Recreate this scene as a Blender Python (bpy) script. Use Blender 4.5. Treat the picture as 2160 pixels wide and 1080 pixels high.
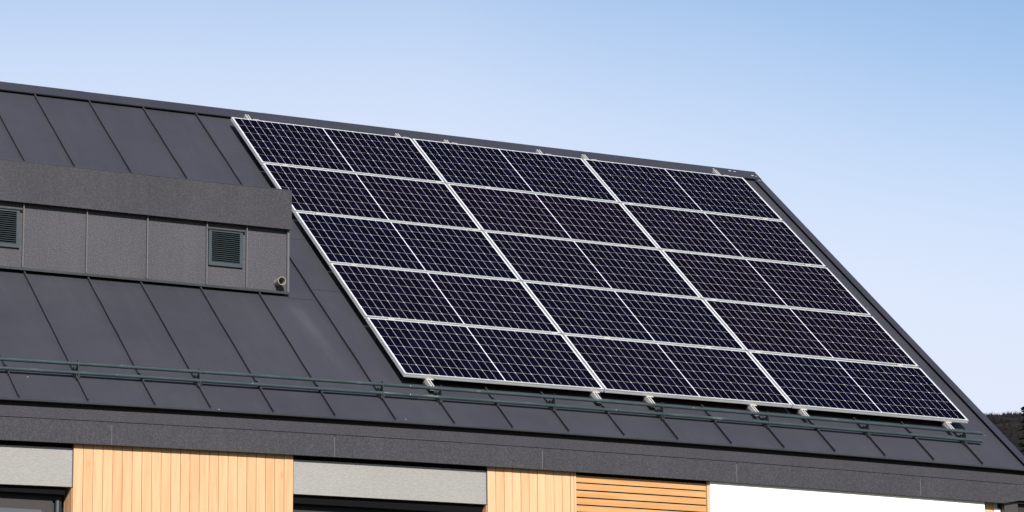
import bpy, bmesh, math, random
from mathutils import Vector, Matrix
from math import radians, sin, cos, tan, pi

S = bpy.context.scene
for o in list(bpy.data.objects):
    bpy.data.objects.remove(o)

# ------------------------------------------------------------------ camera
Z0 = 9.94                                   # height of the top corner of the panel array above the ground
cam_d = bpy.data.cameras.new('camera')
cam = bpy.data.objects.new('camera', cam_d)
S.collection.objects.link(cam)
cam.location = (-12.38940446, -29.21997368, Z0 - 8.24149507)
cam.rotation_euler = (radians(102.00692046), radians(0.60683722), radians(-28.12889259))
cam_d.sensor_width = 36.0
cam_d.lens = 36.0 * 6577.407 / 2160.0
cam_d.clip_start = 0.5
cam_d.clip_end = 6000
S.camera = cam

# ------------------------------------------------------------------ light
SUN = Vector((0.30, 1.0, -0.567)).normalized()       # direction the light travels
elev = math.asin(-SUN.z)
azim = math.atan2(-SUN.x, -SUN.y)                    # clockwise from +Y
w = bpy.data.worlds.new('World')
S.world = w
w.use_nodes = True
nt = w.node_tree
nt.nodes.clear()
wo = nt.nodes.new('ShaderNodeOutputWorld')
bg = nt.nodes.new('ShaderNodeBackground')
sk = nt.nodes.new('ShaderNodeTexSky')
sk.sky_type = 'NISHITA'
sk.sun_disc = False
sk.sun_elevation = elev
sk.sun_rotation = azim
sk.altitude = 200
sk.air_density = 1.0
sk.dust_density = 1.2
sk.ozone_density = 2.3
# thin milky haze low in the sky, a little thicker towards the left
tcw = nt.nodes.new('ShaderNodeTexCoord')
sxw = nt.nodes.new('ShaderNodeSeparateXYZ')
nt.links.new(tcw.outputs['Generated'], sxw.inputs[0])
def wm(op, a, b, clamp=False):
    n = nt.nodes.new('ShaderNodeMath'); n.operation = op; n.use_clamp = clamp
    for i, v in enumerate((a, b)):
        if isinstance(v, (int, float)): n.inputs[i].default_value = v
        else: nt.links.new(v, n.inputs[i])
    return n.outputs[0]
side = wm('SUBTRACT', wm('MULTIPLY', sxw.outputs[0], 0.882), wm('MULTIPLY', sxw.outputs[1], 0.471))
side = wm('MAXIMUM', wm('MINIMUM', side, 0.17), -0.02)
nzw = nt.nodes.new('ShaderNodeTexNoise'); nzw.inputs['Scale'].default_value = 5.0; nzw.inputs['Detail'].default_value = 2
nt.links.new(tcw.outputs['Generated'], nzw.inputs['Vector'])
hz = wm('MULTIPLY', wm('SUBTRACT', 0.305, sxw.outputs[2]), 9.2)
hz = wm('ADD', wm('SUBTRACT', hz, wm('MULTIPLY', side, 2.6)), 0.17)
hz = wm('ADD', hz, wm('MULTIPLY', wm('SUBTRACT', nzw.outputs['Fac'], 0.5), 0.25))
mr = nt.nodes.new('ShaderNodeMapRange'); mr.interpolation_type = 'SMOOTHSTEP'
nt.links.new(hz, mr.inputs['Value'])
mr.inputs['From Min'].default_value = -0.19; mr.inputs['From Max'].default_value = 1.15
mr.inputs['To Min'].default_value = 0.0; mr.inputs['To Max'].default_value = 1.0
mxw = nt.nodes.new('ShaderNodeMix'); mxw.data_type = 'RGBA'
nt.links.new(mr.outputs[0], mxw.inputs[0])
nt.links.new(sk.outputs[0], mxw.inputs[6])
mxw.inputs[7].default_value = (5.08, 5.52, 6.56, 1)
nt.links.new(mxw.outputs[2], bg.inputs[0])
bg.inputs[1].default_value = 0.092
nt.links.new(bg.outputs[0], wo.inputs[0])

sd = bpy.data.lights.new('sun', 'SUN')
sd.energy = 5.0
sd.angle = radians(0.5)
sd.color = (1.0, 0.955, 0.90)
so = bpy.data.objects.new('sun', sd)
S.collection.objects.link(so)
so.rotation_euler = SUN.to_track_quat('-Z', 'Y').to_euler()
so.location = (-12, -40, 40)

S.render.engine = 'CYCLES'
S.view_settings.view_transform = 'Standard'
S.view_settings.look = 'None'
S.view_settings.exposure = 0.7
S.view_settings.gamma = 1.0
S.cycles.max_bounces = 6

C = S.collection
random.seed(7)

# ------------------------------------------------------------------ materials
def newmat(name, color=(0.5, 0.5, 0.5), rough=0.6, metal=0.0, spec=0.5):
    m = bpy.data.materials.new(name)
    m.use_nodes = True
    b = m.node_tree.nodes['Principled BSDF']
    b.inputs['Base Color'].default_value = (*color, 1)
    b.inputs['Roughness'].default_value = rough
    b.inputs['Metallic'].default_value = metal
    b.inputs['Specular IOR Level'].default_value = spec
    return m, m.node_tree, b

def N(t, kind, **kw):
    n = t.nodes.new(kind)
    for k, v in kw.items():
        setattr(n, k, v)
    return n

def coords(t, kind='Object', scale=(1, 1, 1), loc=(0, 0, 0)):
    tc = N(t, 'ShaderNodeTexCoord')
    mp = N(t, 'ShaderNodeMapping')
    mp.inputs['Scale'].default_value = scale
    mp.inputs['Location'].default_value = loc
    t.links.new(tc.outputs[kind], mp.inputs['Vector'])
    return mp.outputs['Vector']

def noise(t, vec, scale, detail=3, rough=0.55):
    n = N(t, 'ShaderNodeTexNoise')
    n.inputs['Scale'].default_value = scale
    n.inputs['Detail'].default_value = detail
    n.inputs['Roughness'].default_value = rough
    t.links.new(vec, n.inputs['Vector'])
    return n.outputs['Fac']

def ramp(t, fac, stops):
    r = N(t, 'ShaderNodeValToRGB')
    e = r.color_ramp.elements
    while len(e) < len(stops):
        e.new(0.5)
    for i, (p, c) in enumerate(stops):
        e[i].position = p
        e[i].color = (*c, 1) if len(c) == 3 else c
    t.links.new(fac, r.inputs['Fac'])
    return r.outputs['Color']

def mixc(t, fac, a, b, mode='MIX'):
    n = N(t, 'ShaderNodeMix', data_type='RGBA', blend_type=mode)
    for sock, v in ((n.inputs[0], fac), (n.inputs[6], a), (n.inputs[7], b)):
        if isinstance(v, (int, float)):
            sock.default_value = v
        elif isinstance(v, tuple):
            sock.default_value = (*v, 1)
        else:
            t.links.new(v, sock)
    return n.outputs[2]

def maths(t, op, a, b=None, clamp=False):
    n = N(t, 'ShaderNodeMath', operation=op, use_clamp=clamp)
    for i, v in enumerate((a, b)):
        if v is None:
            continue
        if isinstance(v, (int, float)):
            n.inputs[i].default_value = v
        else:
            t.links.new(v, n.inputs[i])
    return n.outputs[0]

def bump(t, b, height, strength=0.3, dist=0.005):
    n = N(t, 'ShaderNodeBump')
    n.inputs['Strength'].default_value = strength
    n.inputs['Distance'].default_value = dist
    t.links.new(height, n.inputs['Height'])
    t.links.new(n.outputs[0], b.inputs['Normal'])

# smooth anthracite sheet metal (roof)
def sheet_mat(name, ca, cb, rough=0.42, specks=0.5, streak=False, endspecks=False):
    m, t, b = newmat(name, ca, rough, 0.0, 0.30)
    v = coords(t, loc=(-1.4, 0.4, 0))               # back to world axes: the house's base stands there
    big = noise(t, v, 0.9, 3)
    col = ramp(t, big, [(0.30, ca), (0.70, cb)])
    if streak:                                        # bays rolled from separate coils: faint tone steps
        sx = N(t, 'ShaderNodeSeparateXYZ')
        t.links.new(v, sx.inputs[0])
        cell = maths(t, 'FLOOR', maths(t, 'DIVIDE', maths(t, 'ADD', sx.outputs[0], 0.307), 0.5875))
        wn = N(t, 'ShaderNodeTexWhiteNoise', noise_dimensions='1D')
        t.links.new(cell, wn.inputs['W'])
        tone = maths(t, 'ADD', maths(t, 'MULTIPLY', wn.outputs['Value'], 0.08), 0.96)
        g = N(t, 'ShaderNodeCombineColor')
        for i in range(3):
            t.links.new(tone, g.inputs[i])
        col = mixc(t, 1.0, col, g.outputs[0], 'MULTIPLY')
        # wash-out streak below the corner of the dormer
        cx = maths(t, 'SUBTRACT', sx.outputs[0], maths(t, 'ADD', maths(t, 'MULTIPLY', maths(t, 'ADD', sx.outputs[1], 2.9), -0.10), -0.60))
        gq = maths(t, 'MULTIPLY', maths(t, 'MULTIPLY', cx, cx), -160.0)
        band = maths(t, 'EXPONENT', gq)
        dn = maths(t, 'MULTIPLY', maths(t, 'SUBTRACT', -2.86, sx.outputs[1]), 6.0, True)
        up = maths(t, 'MULTIPLY', maths(t, 'ADD', sx.outputs[1], 4.2), 1.1, True)
        nz = noise(t, coords(t, scale=(14, 1.2, 1.2)), 2.0, 4)
        msk = maths(t, 'MULTIPLY', maths(t, 'MULTIPLY', band, dn), maths(t, 'MULTIPLY', up, nz))
        col = mixc(t, maths(t, 'MULTIPLY', msk, 0.38, True), col, (0.13, 0.14, 0.155))
    # run-off streaks and dust
    st = noise(t, coords(t, scale=(9, 0.8, 0.8)), 1.6, 5, 0.65)
    stm = ramp(t, st, [(0.50, (0, 0, 0)), (0.80, (1, 1, 1))])
    col = mixc(t, maths(t, 'MULTIPLY', stm, 0.10), col, (0.11, 0.11, 0.12))
    # droppings / lime specks
    vo = N(t, 'ShaderNodeTexVoronoi', feature='F1')
    vo.inputs['Scale'].default_value = 5.5
    t.links.new(v, vo.inputs['Vector'])
    d = maths(t, 'LESS_THAN', vo.outputs['Distance'], 0.030)
    sc = N(t, 'ShaderNodeSeparateColor')
    t.links.new(vo.outputs['Color'], sc.inputs[0])
    few = maths(t, 'GREATER_THAN', sc.outputs[0], 1.0 - 0.22 * specks)
    col = mixc(t, maths(t, 'MULTIPLY', d, few), col, (0.55, 0.54, 0.52))
    if endspecks:                                     # droppings and sealant smears near the gable end
        sx = N(t, 'ShaderNodeSeparateXYZ')
        t.links.new(v, sx.inputs[0])
        v2 = N(t, 'ShaderNodeTexVoronoi', feature='F1')
        v2.inputs['Scale'].default_value = 24.0
        t.links.new(coords(t, scale=(0.7, 1, 1)), v2.inputs['Vector'])
        m1 = maths(t, 'LESS_THAN', v2.outputs['Distance'], 0.30)
        s2 = N(t, 'ShaderNodeSeparateColor')
        t.links.new(v2.outputs['Color'], s2.inputs[0])
        m2 = maths(t, 'GREATER_THAN', s2.outputs[1], 0.72)
        m3 = maths(t, 'MULTIPLY', maths(t, 'GREATER_THAN', sx.outputs[0], 6.02), maths(t, 'GREATER_THAN', sx.outputs[1], 0.19))
        col = mixc(t, maths(t, 'MULTIPLY', maths(t, 'MULTIPLY', m1, m2), m3), col, (0.42, 0.40, 0.37))
    t.links.new(col, b.inputs['Base Color'])
    rr = ramp(t, noise(t, v, 3.0, 4), [(0.3, (rough - 0.06,) * 3), (0.7, (rough + 0.10,) * 3)])
    t.links.new(rr, b.inputs['Roughness'])
    bump(t, b, noise(t, coords(t, scale=(1.3, 0.5, 0.5)), 2.4, 2), 0.5, 0.015)
    return m

M = {}
M['roof'] = sheet_mat('roof_sheet', (0.0425, 0.0430, 0.0545), (0.0510, 0.0510, 0.0625), 0.50, 0.35, True)
M['cap'] = sheet_mat('cap_sheet', (0.034, 0.035, 0.045), (0.042, 0.042, 0.053), 0.45, 1.6, False, True)
M['flash'] = sheet_mat('flashing_sheet', (0.022, 0.026, 0.028), (0.029, 0.033, 0.036), 0.45, 0.6)

# granular coated sheet (dormer, fascia)
def grain_mat(name, dark, light, scale=105, rough=0.75, stain=0.35, spark=0.5):
    m, t, b = newmat(name, dark, rough, 0.0, 0.35)
    v = coords(t)
    n1 = noise(t, v, scale, 2, 0.6)
    n2 = noise(t, v, scale * 2.6, 1, 0.5)
    f = maths(t, 'ADD', maths(t, 'MULTIPLY', n1, 0.6), maths(t, 'MULTIPLY', n2, 0.4))
    mid = tuple((a + c) / 2 for a, c in zip(dark, light))
    hot = tuple(min(1, c * (1 + 1.6 * spark)) for c in light)
    col = ramp(t, f, [(0.36, dark), (0.52, mid), (0.62, light), (0.72, hot)])
    big = ramp(t, noise(t, coords(t, scale=(1.6, 1, 0.5)), 1.7, 4, 0.6), [(0.32, (1 - stain * 0.5,) * 3), (0.68, (1.08,) * 3)])
    col = mixc(t, 1.0, col, big, 'MULTIPLY')
    run = ramp(t, noise(t, coords(t, scale=(7, 7, 0.5)), 2.0, 4, 0.6), [(0.45, (1, 1, 1)), (0.75, (1 - stain * 0.45,) * 3)])
    col = mixc(t, 1.0, col, run, 'MULTIPLY')
    t.links.new(col, b.inputs['Base Color'])
    bump(t, b, f, 0.5, 0.004)
    return m

M['dormer'] = grain_mat('dormer_granular', (0.039, 0.038, 0.046), (0.114, 0.110, 0.126), 95, stain=0.16, spark=0.6)
M['dormer_cap'] = grain_mat('dormer_cap_granular', (0.026, 0.025, 0.031), (0.075, 0.073, 0.087), 95, stain=0.25, spark=0.6)
M['fascia'] = grain_mat('fascia_granular', (0.024, 0.023, 0.029), (0.071, 0.069, 0.082), 90, stain=0.2, spark=0.6)
M['trim_rib'] = newmat('rib_trim', (0.11, 0.11, 0.115), 0.5, 0.2)[0]
M['seam_line'] = newmat('joint_line', (0.13, 0.13, 0.14), 0.6)[0]

# louvre paint
m, t, b = newmat('louvre_paint', (0.070, 0.098, 0.108), 0.42, 0.0, 0.5)
col = ramp(t, noise(t, coords(t), 6, 4), [(0.3, (0.029, 0.043, 0.049)), (0.7, (0.041, 0.058, 0.066))])
t.links.new(col, b.inputs['Base Color'])
M['louvre'] = m

# painted steel tube
m, t, b = newmat('tube_paint', (0.10, 0.17, 0.17), 0.38, 0.0, 0.5)
n1 = noise(t, coords(t, scale=(0.5, 2, 2)), 9, 5, 0.65)
col = ramp(t, n1, [(0.35, (0.030, 0.046, 0.050)), (0.62, (0.046, 0.067, 0.071)), (0.76, (0.19, 0.22, 0.22))])
t.links.new(col, b.inputs['Base Color'])
M['tube'] = m
m, t, b = newmat('bracket_paint', (0.035, 0.050, 0.055), 0.5)
col = ramp(t, noise(t, coords(t), 30, 3), [(0.35, (0.012, 0.019, 0.022)), (0.70, (0.026, 0.036, 0.040))])
t.links.new(col, b.inputs['Base Color'])
M['bracket'] = m
M['bolt'] = newmat('zinc_bolt', (0.10, 0.11, 0.12), 0.5, 0.3)[0]

# aluminium
def alu(name, ca, cb, rough=0.42, metal=0.35):
    m, t, b = newmat(name, ca, rough, metal)
    col = ramp(t, noise(t, coords(t, scale=(1, 6, 6)), 4, 4), [(0.35, ca), (0.65, cb)])
    t.links.new(col, b.inputs['Base Color'])
    return m
M['frame'] = alu('frame_aluminium', (0.52, 0.54, 0.55), (0.60, 0.62, 0.63))
M['rail'] = alu('rail_aluminium', (0.58, 0.57, 0.55), (0.70, 0.69, 0.67))
M['clamp'] = alu('clamp_aluminium', (0.66, 0.64, 0.60), (0.78, 0.76, 0.72))

# photovoltaic cells, each panel a little bluer or more violet than the next
m, t, b = newmat('cell_silicon', (0.006, 0.006, 0.014), 0.35, 0.0, 0.0)
oi = N(t, 'ShaderNodeObjectInfo')
tone = ramp(t, oi.outputs['Random'], [(0.0, (0.0018, 0.0026, 0.0112)), (0.5, (0.0027, 0.0025, 0.0105)), (1.0, (0.0042, 0.0024, 0.0098))])
v = coords(t)
sx = N(t, 'ShaderNodeSeparateXYZ'); t.links.new(v, sx.inputs[0])
fr = maths(t, 'FRACT', maths(t, 'MULTIPLY', sx.outputs[1], 1 / 0.01844))
bar = maths(t, 'LESS_THAN', fr, 0.06)
geo = N(t, 'ShaderNodeNewGeometry')
vary = maths(t, 'ADD', maths(t, 'MULTIPLY', geo.outputs['Random Per Island'], 0.5), 0.75)
g = N(t, 'ShaderNodeCombineColor')
for i in range(3):
    t.links.new(vary, g.inputs[i])
col = mixc(t, 1.0, tone, g.outputs[0], 'MULTIPLY')
col = mixc(t, maths(t, 'MULTIPLY', bar, 0.6), col, (0.022, 0.021, 0.034))
t.links.new(col, b.inputs['Base Color'])
M['cell'] = m
M['backsheet'] = newmat('backsheet_white', (0.70, 0.70, 0.74), 0.35, 0.0, 0.4)[0]
M['underside'] = newmat('panel_underside', (0.10, 0.10, 0.10), 0.7)[0]

# timber
def wood_mat(name, pitch, x0, axis, ca, cb, cc):
    m, t, b = newmat(name, ca, 0.6, 0.0, 0.25)
    v = coords(t, loc=(-1.4, 0.4, 0))
    sx = N(t, 'ShaderNodeSeparateXYZ'); t.links.new(v, sx.inputs[0])
    ax = sx.outputs[axis]
    cell = maths(t, 'FLOOR', maths(t, 'DIVIDE', maths(t, 'SUBTRACT', ax, x0), pitch))
    wn = N(t, 'ShaderNodeTexWhiteNoise', noise_dimensions='1D')
    t.links.new(cell, wn.inputs['W'])
    off = N(t, 'ShaderNodeVectorMath', operation='ADD')
    t.links.new(v, off.inputs[0])
    scl = N(t, 'ShaderNodeVectorMath', operation='SCALE'); scl.inputs['Scale'].default_value = 37.0
    t.links.new(wn.outputs['Color'], scl.inputs[0])
    t.links.new(scl.outputs[0], off.inputs[1])
    mp = N(t, 'ShaderNodeMapping')
    mp.inputs['Scale'].default_value = (26, 26, 1.3) if axis == 0 else (1.3, 26, 26)
    t.links.new(off.outputs[0], mp.inputs['Vector'])
    g1 = noise(t, mp.outputs[0], 1.5, 6, 0.6)
    col = ramp(t, g1, [(0.30, cb), (0.50, ca), (0.72, cc)])
    tint = ramp(t, wn.outputs['Value'], [(0.0, (0.93, 0.91, 0.88)), (0.5, (1.0, 1.0, 1.0)), (1.0, (1.04, 1.05, 1.06))])
    col = mixc(t, 1.0, col, tint, 'MULTIPLY')
    mp2 = N(t, 'ShaderNodeMapping')
    mp2.inputs['Scale'].default_value = (3.2, 3.2, 1.6) if axis == 0 else (1.6, 3.2, 3.2)
    t.links.new(off.outputs[0], mp2.inputs['Vector'])
    vo = N(t, 'ShaderNodeTexVoronoi'); vo.inputs['Scale'].default_value = 1.4
    t.links.new(mp2.outputs[0], vo.inputs['Vector'])
    kn = ramp(t, vo.outputs['Distance'], [(0.03, (1, 1, 1)), (0.10, (0, 0, 0))])
    col = mixc(t, maths(t, 'MULTIPLY', kn, 0.55), col, tuple(c * 0.72 for c in cb))
    t.links.new(col, b.inputs['Base Color'])
    bump(t, b, g1, 0.2, 0.002)
    return m
M['wood'] = wood_mat('larch_vertical', 0.0885, -3.289, 0, (0.63, 0.370, 0.200), (0.57, 0.305, 0.150), (0.67, 0.415, 0.235))
M['wood2'] = wood_mat('larch_vertical_pale', 0.0860, 0.666, 0, (0.66, 0.395, 0.220), (0.61, 0.345, 0.175), (0.69, 0.430, 0.25))
M['slat'] = wood_mat('larch_horizontal', 0.0668, Z0 - 4.329, 2, (0.56, 0.300, 0.122), (0.49, 0.245, 0.088), (0.61, 0.345, 0.155))

# render
def render_mat(name, color, scale, strength, var=0.06):
    m, t, b = newmat(name, color, 0.85, 0.0, 0.2)
    v = coords(t, scale=(1, 1, 1.5))
    mp = N(t, 'ShaderNodeMapping'); mp.inputs['Rotation'].default_value = (0, radians(35), 0); mp.inputs['Scale'].default_value = (0.7, 1, 1.6)
    t.links.new(v, mp.inputs['Vector'])
    n1 = noise(t, mp.outputs[0], scale, 3, 0.6)
    lo = tuple(c * (1 - var) for c in color); hi = tuple(min(0.9, c * (1 + var)) for c in color)
    col = ramp(t, n1, [(0.35, lo), (0.65, hi)])
    big = ramp(t, noise(t, coords(t), 1.1, 3), [(0.3, (0.95,) * 3), (0.7, (1.03,) * 3)])
    t.links.new(mixc(t, 1.0, col, big, 'MULTIPLY'), b.inputs['Base Color'])
    bump(t, b, n1, strength, 0.008)
    return m
M['stucco'] = render_mat('grey_render', (0.330, 0.320, 0.306), 46, 0.5, 0.08)
M['white'] = render_mat('white_render', (0.82, 0.80, 0.79), 60, 0.12, 0.02)
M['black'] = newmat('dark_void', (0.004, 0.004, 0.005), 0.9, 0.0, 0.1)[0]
M['soffit_and_shade'] = newmat('soffit_sheet', (0.014, 0.012, 0.013), 0.7)[0]
M['winframe'] = newmat('window_frame_paint', (0.012, 0.018, 0.024), 0.6, 0.0, 0.2)[0]
M['glass'] = newmat('window_glass', (0.030, 0.033, 0.040), 0.05, 0.0, 0.6)[0]
m, t, b = newmat('blind_fabric', (0.085, 0.072, 0.070), 0.85)
wv = noise(t, coords(t, scale=(30, 30, 60)), 3, 3)
t.links.new(ramp(t, wv, [(0.35, (0.036, 0.031, 0.030)), (0.65, (0.052, 0.045, 0.044))]), b.inputs['Base Color'])
M['blind'] = m
M['blue_grey'] = newmat('blue_grey_panel', (0.085, 0.095, 0.115), 0.8)[0]
M['lilac'] = newmat('lilac_panel', (0.34, 0.32, 0.46), 0.7)[0]
m, t, b = newmat('pipe_plastic', (0.30, 0.28, 0.24), 0.5)
t.links.new(ramp(t, noise(t, coords(t), 40, 3), [(0.35, (0.30, 0.28, 0.24)), (0.65, (0.40, 0.38, 0.33))]), b.inputs['Base Color'])
M['ventpipe'] = m
M['brownmetal'] = newmat('brown_metal', (0.045, 0.038, 0.034), 0.5)[0]

# ground and hill
m, t, b = newmat('ground_grass', (0.10, 0.11, 0.05), 0.95, 0, 0.1)
t.links.new(ramp(t, noise(t, coords(t), 0.35, 8, 0.65), [(0.3, (0.13, 0.12, 0.085)), (0.55, (0.085, 0.10, 0.045)), (0.75, (0.17, 0.16, 0.12))]), b.inputs['Base Color'])
M['ground'] = m
m, t, b = newmat('hill_scrub', (0.045, 0.038, 0.026), 0.95, 0, 0.1)
hc = ramp(t, noise(t, coords(t, scale=(1, 1, 0.35)), 0.16, 10, 0.7), [(0.32, (0.004, 0.0035, 0.004)), (0.50, (0.011, 0.008, 0.0075)), (0.68, (0.028, 0.023, 0.015))])
t.links.new(hc, b.inputs['Base Color'])
M['hill'] = m
m, t, b = newmat('scrub_twigs', (0.03, 0.024, 0.02), 0.95, 0, 0.1)
geo = N(t, 'ShaderNodeNewGeometry')
t.links.new(ramp(t, geo.outputs['Random Per Island'], [(0.0, (0.004, 0.004, 0.005)), (0.7, (0.012, 0.009, 0.008)), (1.0, (0.028, 0.022, 0.015))]), b.inputs['Base Color'])
M['twig'] = m
m, t, b = newmat('spruce_needles', (0.010, 0.014, 0.012), 0.9, 0, 0.1)
geo = N(t, 'ShaderNodeNewGeometry')
t.links.new(ramp(t, geo.outputs['Random Per Island'], [(0.0, (0.006, 0.008, 0.009)), (1.0, (0.018, 0.024, 0.018))]), b.inputs['Base Color'])
M['spruce'] = m
M['bark'] = newmat('bark', (0.035, 0.028, 0.024), 0.9, 0, 0.1)[0]

# the picture is exposed for the dark roof, so every finish is taken down by the same share
for key, m_ in M.items():
    kf = {'white': 0.92, 'cell': 0.60, 'frame': 0.80, 'backsheet': 0.80, 'clamp': 0.62, 'glass': 1.0, 'dormer_cap': 0.53, 'dormer': 0.60, 'fascia': 0.55, 'roof': 0.65, 'cap': 0.66,
          'louvre': 0.60, 'stucco': 0.65, 'ventpipe': 0.56, 'winframe': 0.5, 'blind': 0.55, 'blue_grey': 0.6, 'tube': 0.64}.get(key, 0.71)
    tt = m_.node_tree
    bs = tt.nodes['Principled BSDF']
    sock = bs.inputs['Base Color']
    if sock.is_linked:
        src = sock.links[0].from_socket
        tt.links.new(mixc(tt, 1.0, src, (kf, kf, kf), 'MULTIPLY'), sock)
    else:
        c_ = sock.default_value
        sock.default_value = (c_[0] * kf, c_[1] * kf, c_[2] * kf, 1)

# ------------------------------------------------------------------ helpers
def obj(name, bm, mat, parent=None, smooth=False, bevel=0.0, world=True):
    """link a bmesh (in world coordinates when world=True) as ONE mesh object under parent"""
    me = bpy.data.meshes.new(name)
    if bevel > 0:
        bmesh.ops.bevel(bm, geom=[e for e in bm.edges if e.is_manifold and e.calc_face_angle(0) > 0.6],
                        offset=bevel, segments=1, affect='EDGES')
    bmesh.ops.recalc_face_normals(bm, faces=bm.faces)
    if parent is not None and world:
        r = parent
        while r.parent is not None:
            r = r.parent
        bmesh.ops.translate(bm, verts=bm.verts, vec=-Vector(r.location))
    bm.to_mesh(me)
    bm.free()
    if smooth:
        for p in me.polygons:
            p.use_smooth = True
    me.materials.append(mat)
    o = bpy.data.objects.new(name, me)
    C.objects.link(o)
    if parent is not None:
        o.parent = parent
    return o

def thing(name, label, cat, loc=(0, 0, 0), group=None):
    o = bpy.data.objects.new(name, None)
    o.empty_display_size = 0.3
    C.objects.link(o)
    o.location = loc
    o['label'] = label
    o['category'] = cat
    if group:
        o['group'] = group
    return o

def tag(o, label=None, cat=None, group=None, kind=None):
    if label: o['label'] = label
    if cat: o['category'] = cat
    if group: o['group'] = group
    if kind: o['kind'] = kind
    return o

def box(bm, x0, x1, y0, y1, z0, z1):
    vs = [bm.verts.new((x, y, z)) for x in (x0, x1) for y in (y0, y1) for z in (z0, z1)]
    for f in ((0, 1, 3, 2), (4, 6, 7, 5), (0, 4, 5, 1), (2, 3, 7, 6), (0, 2, 6, 4), (1, 5, 7, 3)):
        bm.faces.new([vs[i] for i in f])
    return vs

def prism(bm, poly, p0, p1):
    """extrude a closed list of 3D points by the vector p1-p0"""
    d = Vector(p1) - Vector(p0)
    a = [bm.verts.new(Vector(p)) for p in poly]
    c = [bm.verts.new(Vector(p) + d) for p in poly]
    n = len(poly)
    bm.faces.new(a); bm.faces.new(c[::-1])
    for i in range(n):
        bm.faces.new((a[i], c[i], c[(i + 1) % n], a[(i + 1) % n]))

def tube(bm, pts, rad, seg=14, cap=True):
    pts = [Vector(p) for p in pts]
    rings = []
    for i, p in enumerate(pts):
        d = (pts[min(i + 1, len(pts) - 1)] - pts[max(i - 1, 0)]).normalized()
        a = d.orthogonal().normalized() if abs(d.x) < 0.9 else d.cross(Vector((0, 0, 1))).normalized()
        bb = d.cross(a)
        r = rad[i] if isinstance(rad, (list, tuple)) else rad
        rings.append([bm.verts.new(p + a * (r * cos(2 * pi * k / seg)) + bb * (r * sin(2 * pi * k / seg))) for k in range(seg)])
    for i in range(len(rings) - 1):
        for k in range(seg):
            bm.faces.new((rings[i][k], rings[i][(k + 1) % seg], rings[i + 1][(k + 1) % seg], rings[i + 1][k]))
    if cap:
        bm.faces.new(rings[0][::-1]); bm.faces.new(rings[-1])

# ------------------------------------------------------------------ roof geometry
TH = radians(39.528498)
CT, ST = cos(TH), sin(TH)
NR = Vector((0, -ST, CT))
HR = 0.121                                  # roof sheet lies this far below the glass of the panels

def sag(u):                                 # the long eave is not dead straight
    return -0.0015 * (u - 1.6) ** 2

def P(u, v, h=0.0):
    """u along the eave, v down the slope, h above the roof sheet"""
    q = Vector((u, -v * CT, -v * ST)) + NR * (h - HR)
    q.z += Z0 + sag(max(u, -6)) * max(0.0, v / 6.0) ** 2
    return q

UL, UR = -9.5, 6.648
VE, VR = 5.955, -0.39
SEAMS = [-3.82 - 0.6 * k for k in range(9, 0, -1)] + [-3.82, -3.207, -2.600, -2.085, -1.494, -0.902, -0.307, 0.283,
         0.876, 1.461, 2.048, 2.629, 3.218, 3.808, 4.391, 4.973, 5.547, 6.136]
def frange(a, b, n):
    return [a + (b - a) * i / n for i in range(n + 1)]

house = thing('house', 'modern house with dark standing seam roof, timber and render walls', 'house', (-1.4, 0.4, 0))

# sheet
bm = bmesh.new()
us = frange(UL, UR, 64); vs_ = frange(VR, VE, 30)
def flare(u, v): return u + 0.055 * max(0.0, v / 6.0) ** 2 * max(0.0, min(1.0, (u - 6.2) / 0.4))
grid = [[bm.verts.new(P(flare(u, v), v)) for u in us] for v in vs_]
for j in range(len(vs_) - 1):
    for i in range(len(us) - 1):
        bm.faces.new((grid[j][i], grid[j][i + 1], grid[j + 1][i + 1], grid[j + 1][i]))
# eave drip lip
lip = [bm.verts.new(P(flare(u, VE), VE) + Vector((0, 0.004, -0.014))) for u in us]
lip2 = [bm.verts.new(P(flare(u, VE), VE) + Vector((0, 0.05, -0.016 + 0.0))) for u in us]
for i in range(len(us) - 1):
    bm.faces.new((grid[-1][i], grid[-1][i + 1], lip[i + 1], lip[i]))
    bm.faces.new((lip[i], lip[i + 1], lip2[i + 1], lip2[i]))
# rear slope
ridge = P(0, VR)
rear = [[bm.verts.new((u, ridge.y + d * CT, ridge.z - d * ST)) for u in (UL, UR)] for d in (0.0, 3.0, 6.3)]
for j in range(2):
    bm.faces.new((rear[j][0], rear[j][1], rear[j + 1][1], rear[j + 1][0]))
# standing seams
rs = random.Random(3)
for u in SEAMS:
    rows = []
    for v in frange(VR + 0.05, VE - 0.008, 26):
        j = rs.uniform(-0.0022, 0.0022)
        if v > VE - 0.1:
            j = 0
        hh = 0.031 + rs.uniform(-0.0015, 0.0015)
        rows.append([bm.verts.new(P(u + dx + j, v, h)) for dx, h in ((-0.004, -0.002), (-0.004, hh - 0.007), (-0.0085, hh - 0.005), (-0.0085, hh), (0.004, hh), (0.004, -0.002))])
    for a, c in zip(rows, rows[1:]):
        for k in range(5):
            bm.faces.new((a[k], a[k + 1], c[k + 1], c[k]))
    bm.faces.new(rows[-1]); bm.faces.new(rows[0][::-1])
# transverse fold beside the dormer, and soldered laps further along the same course
for ua, ub, v in ((-0.60, -0.309, 3.765), (-0.305, 0.02, 2.50), (-0.305, 0.06, 3.55), (-0.305, 0.03, 1.45)):
    prism(bm, [P(ua, v - 0.012, 0.0005), P(ua, v - 0.012, 0.002), P(ua, v, 0.004), P(ua, v, 0.0005)], P(ua, v), P(ub, v))
obj('roof', bm, M['roof'], house)

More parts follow.
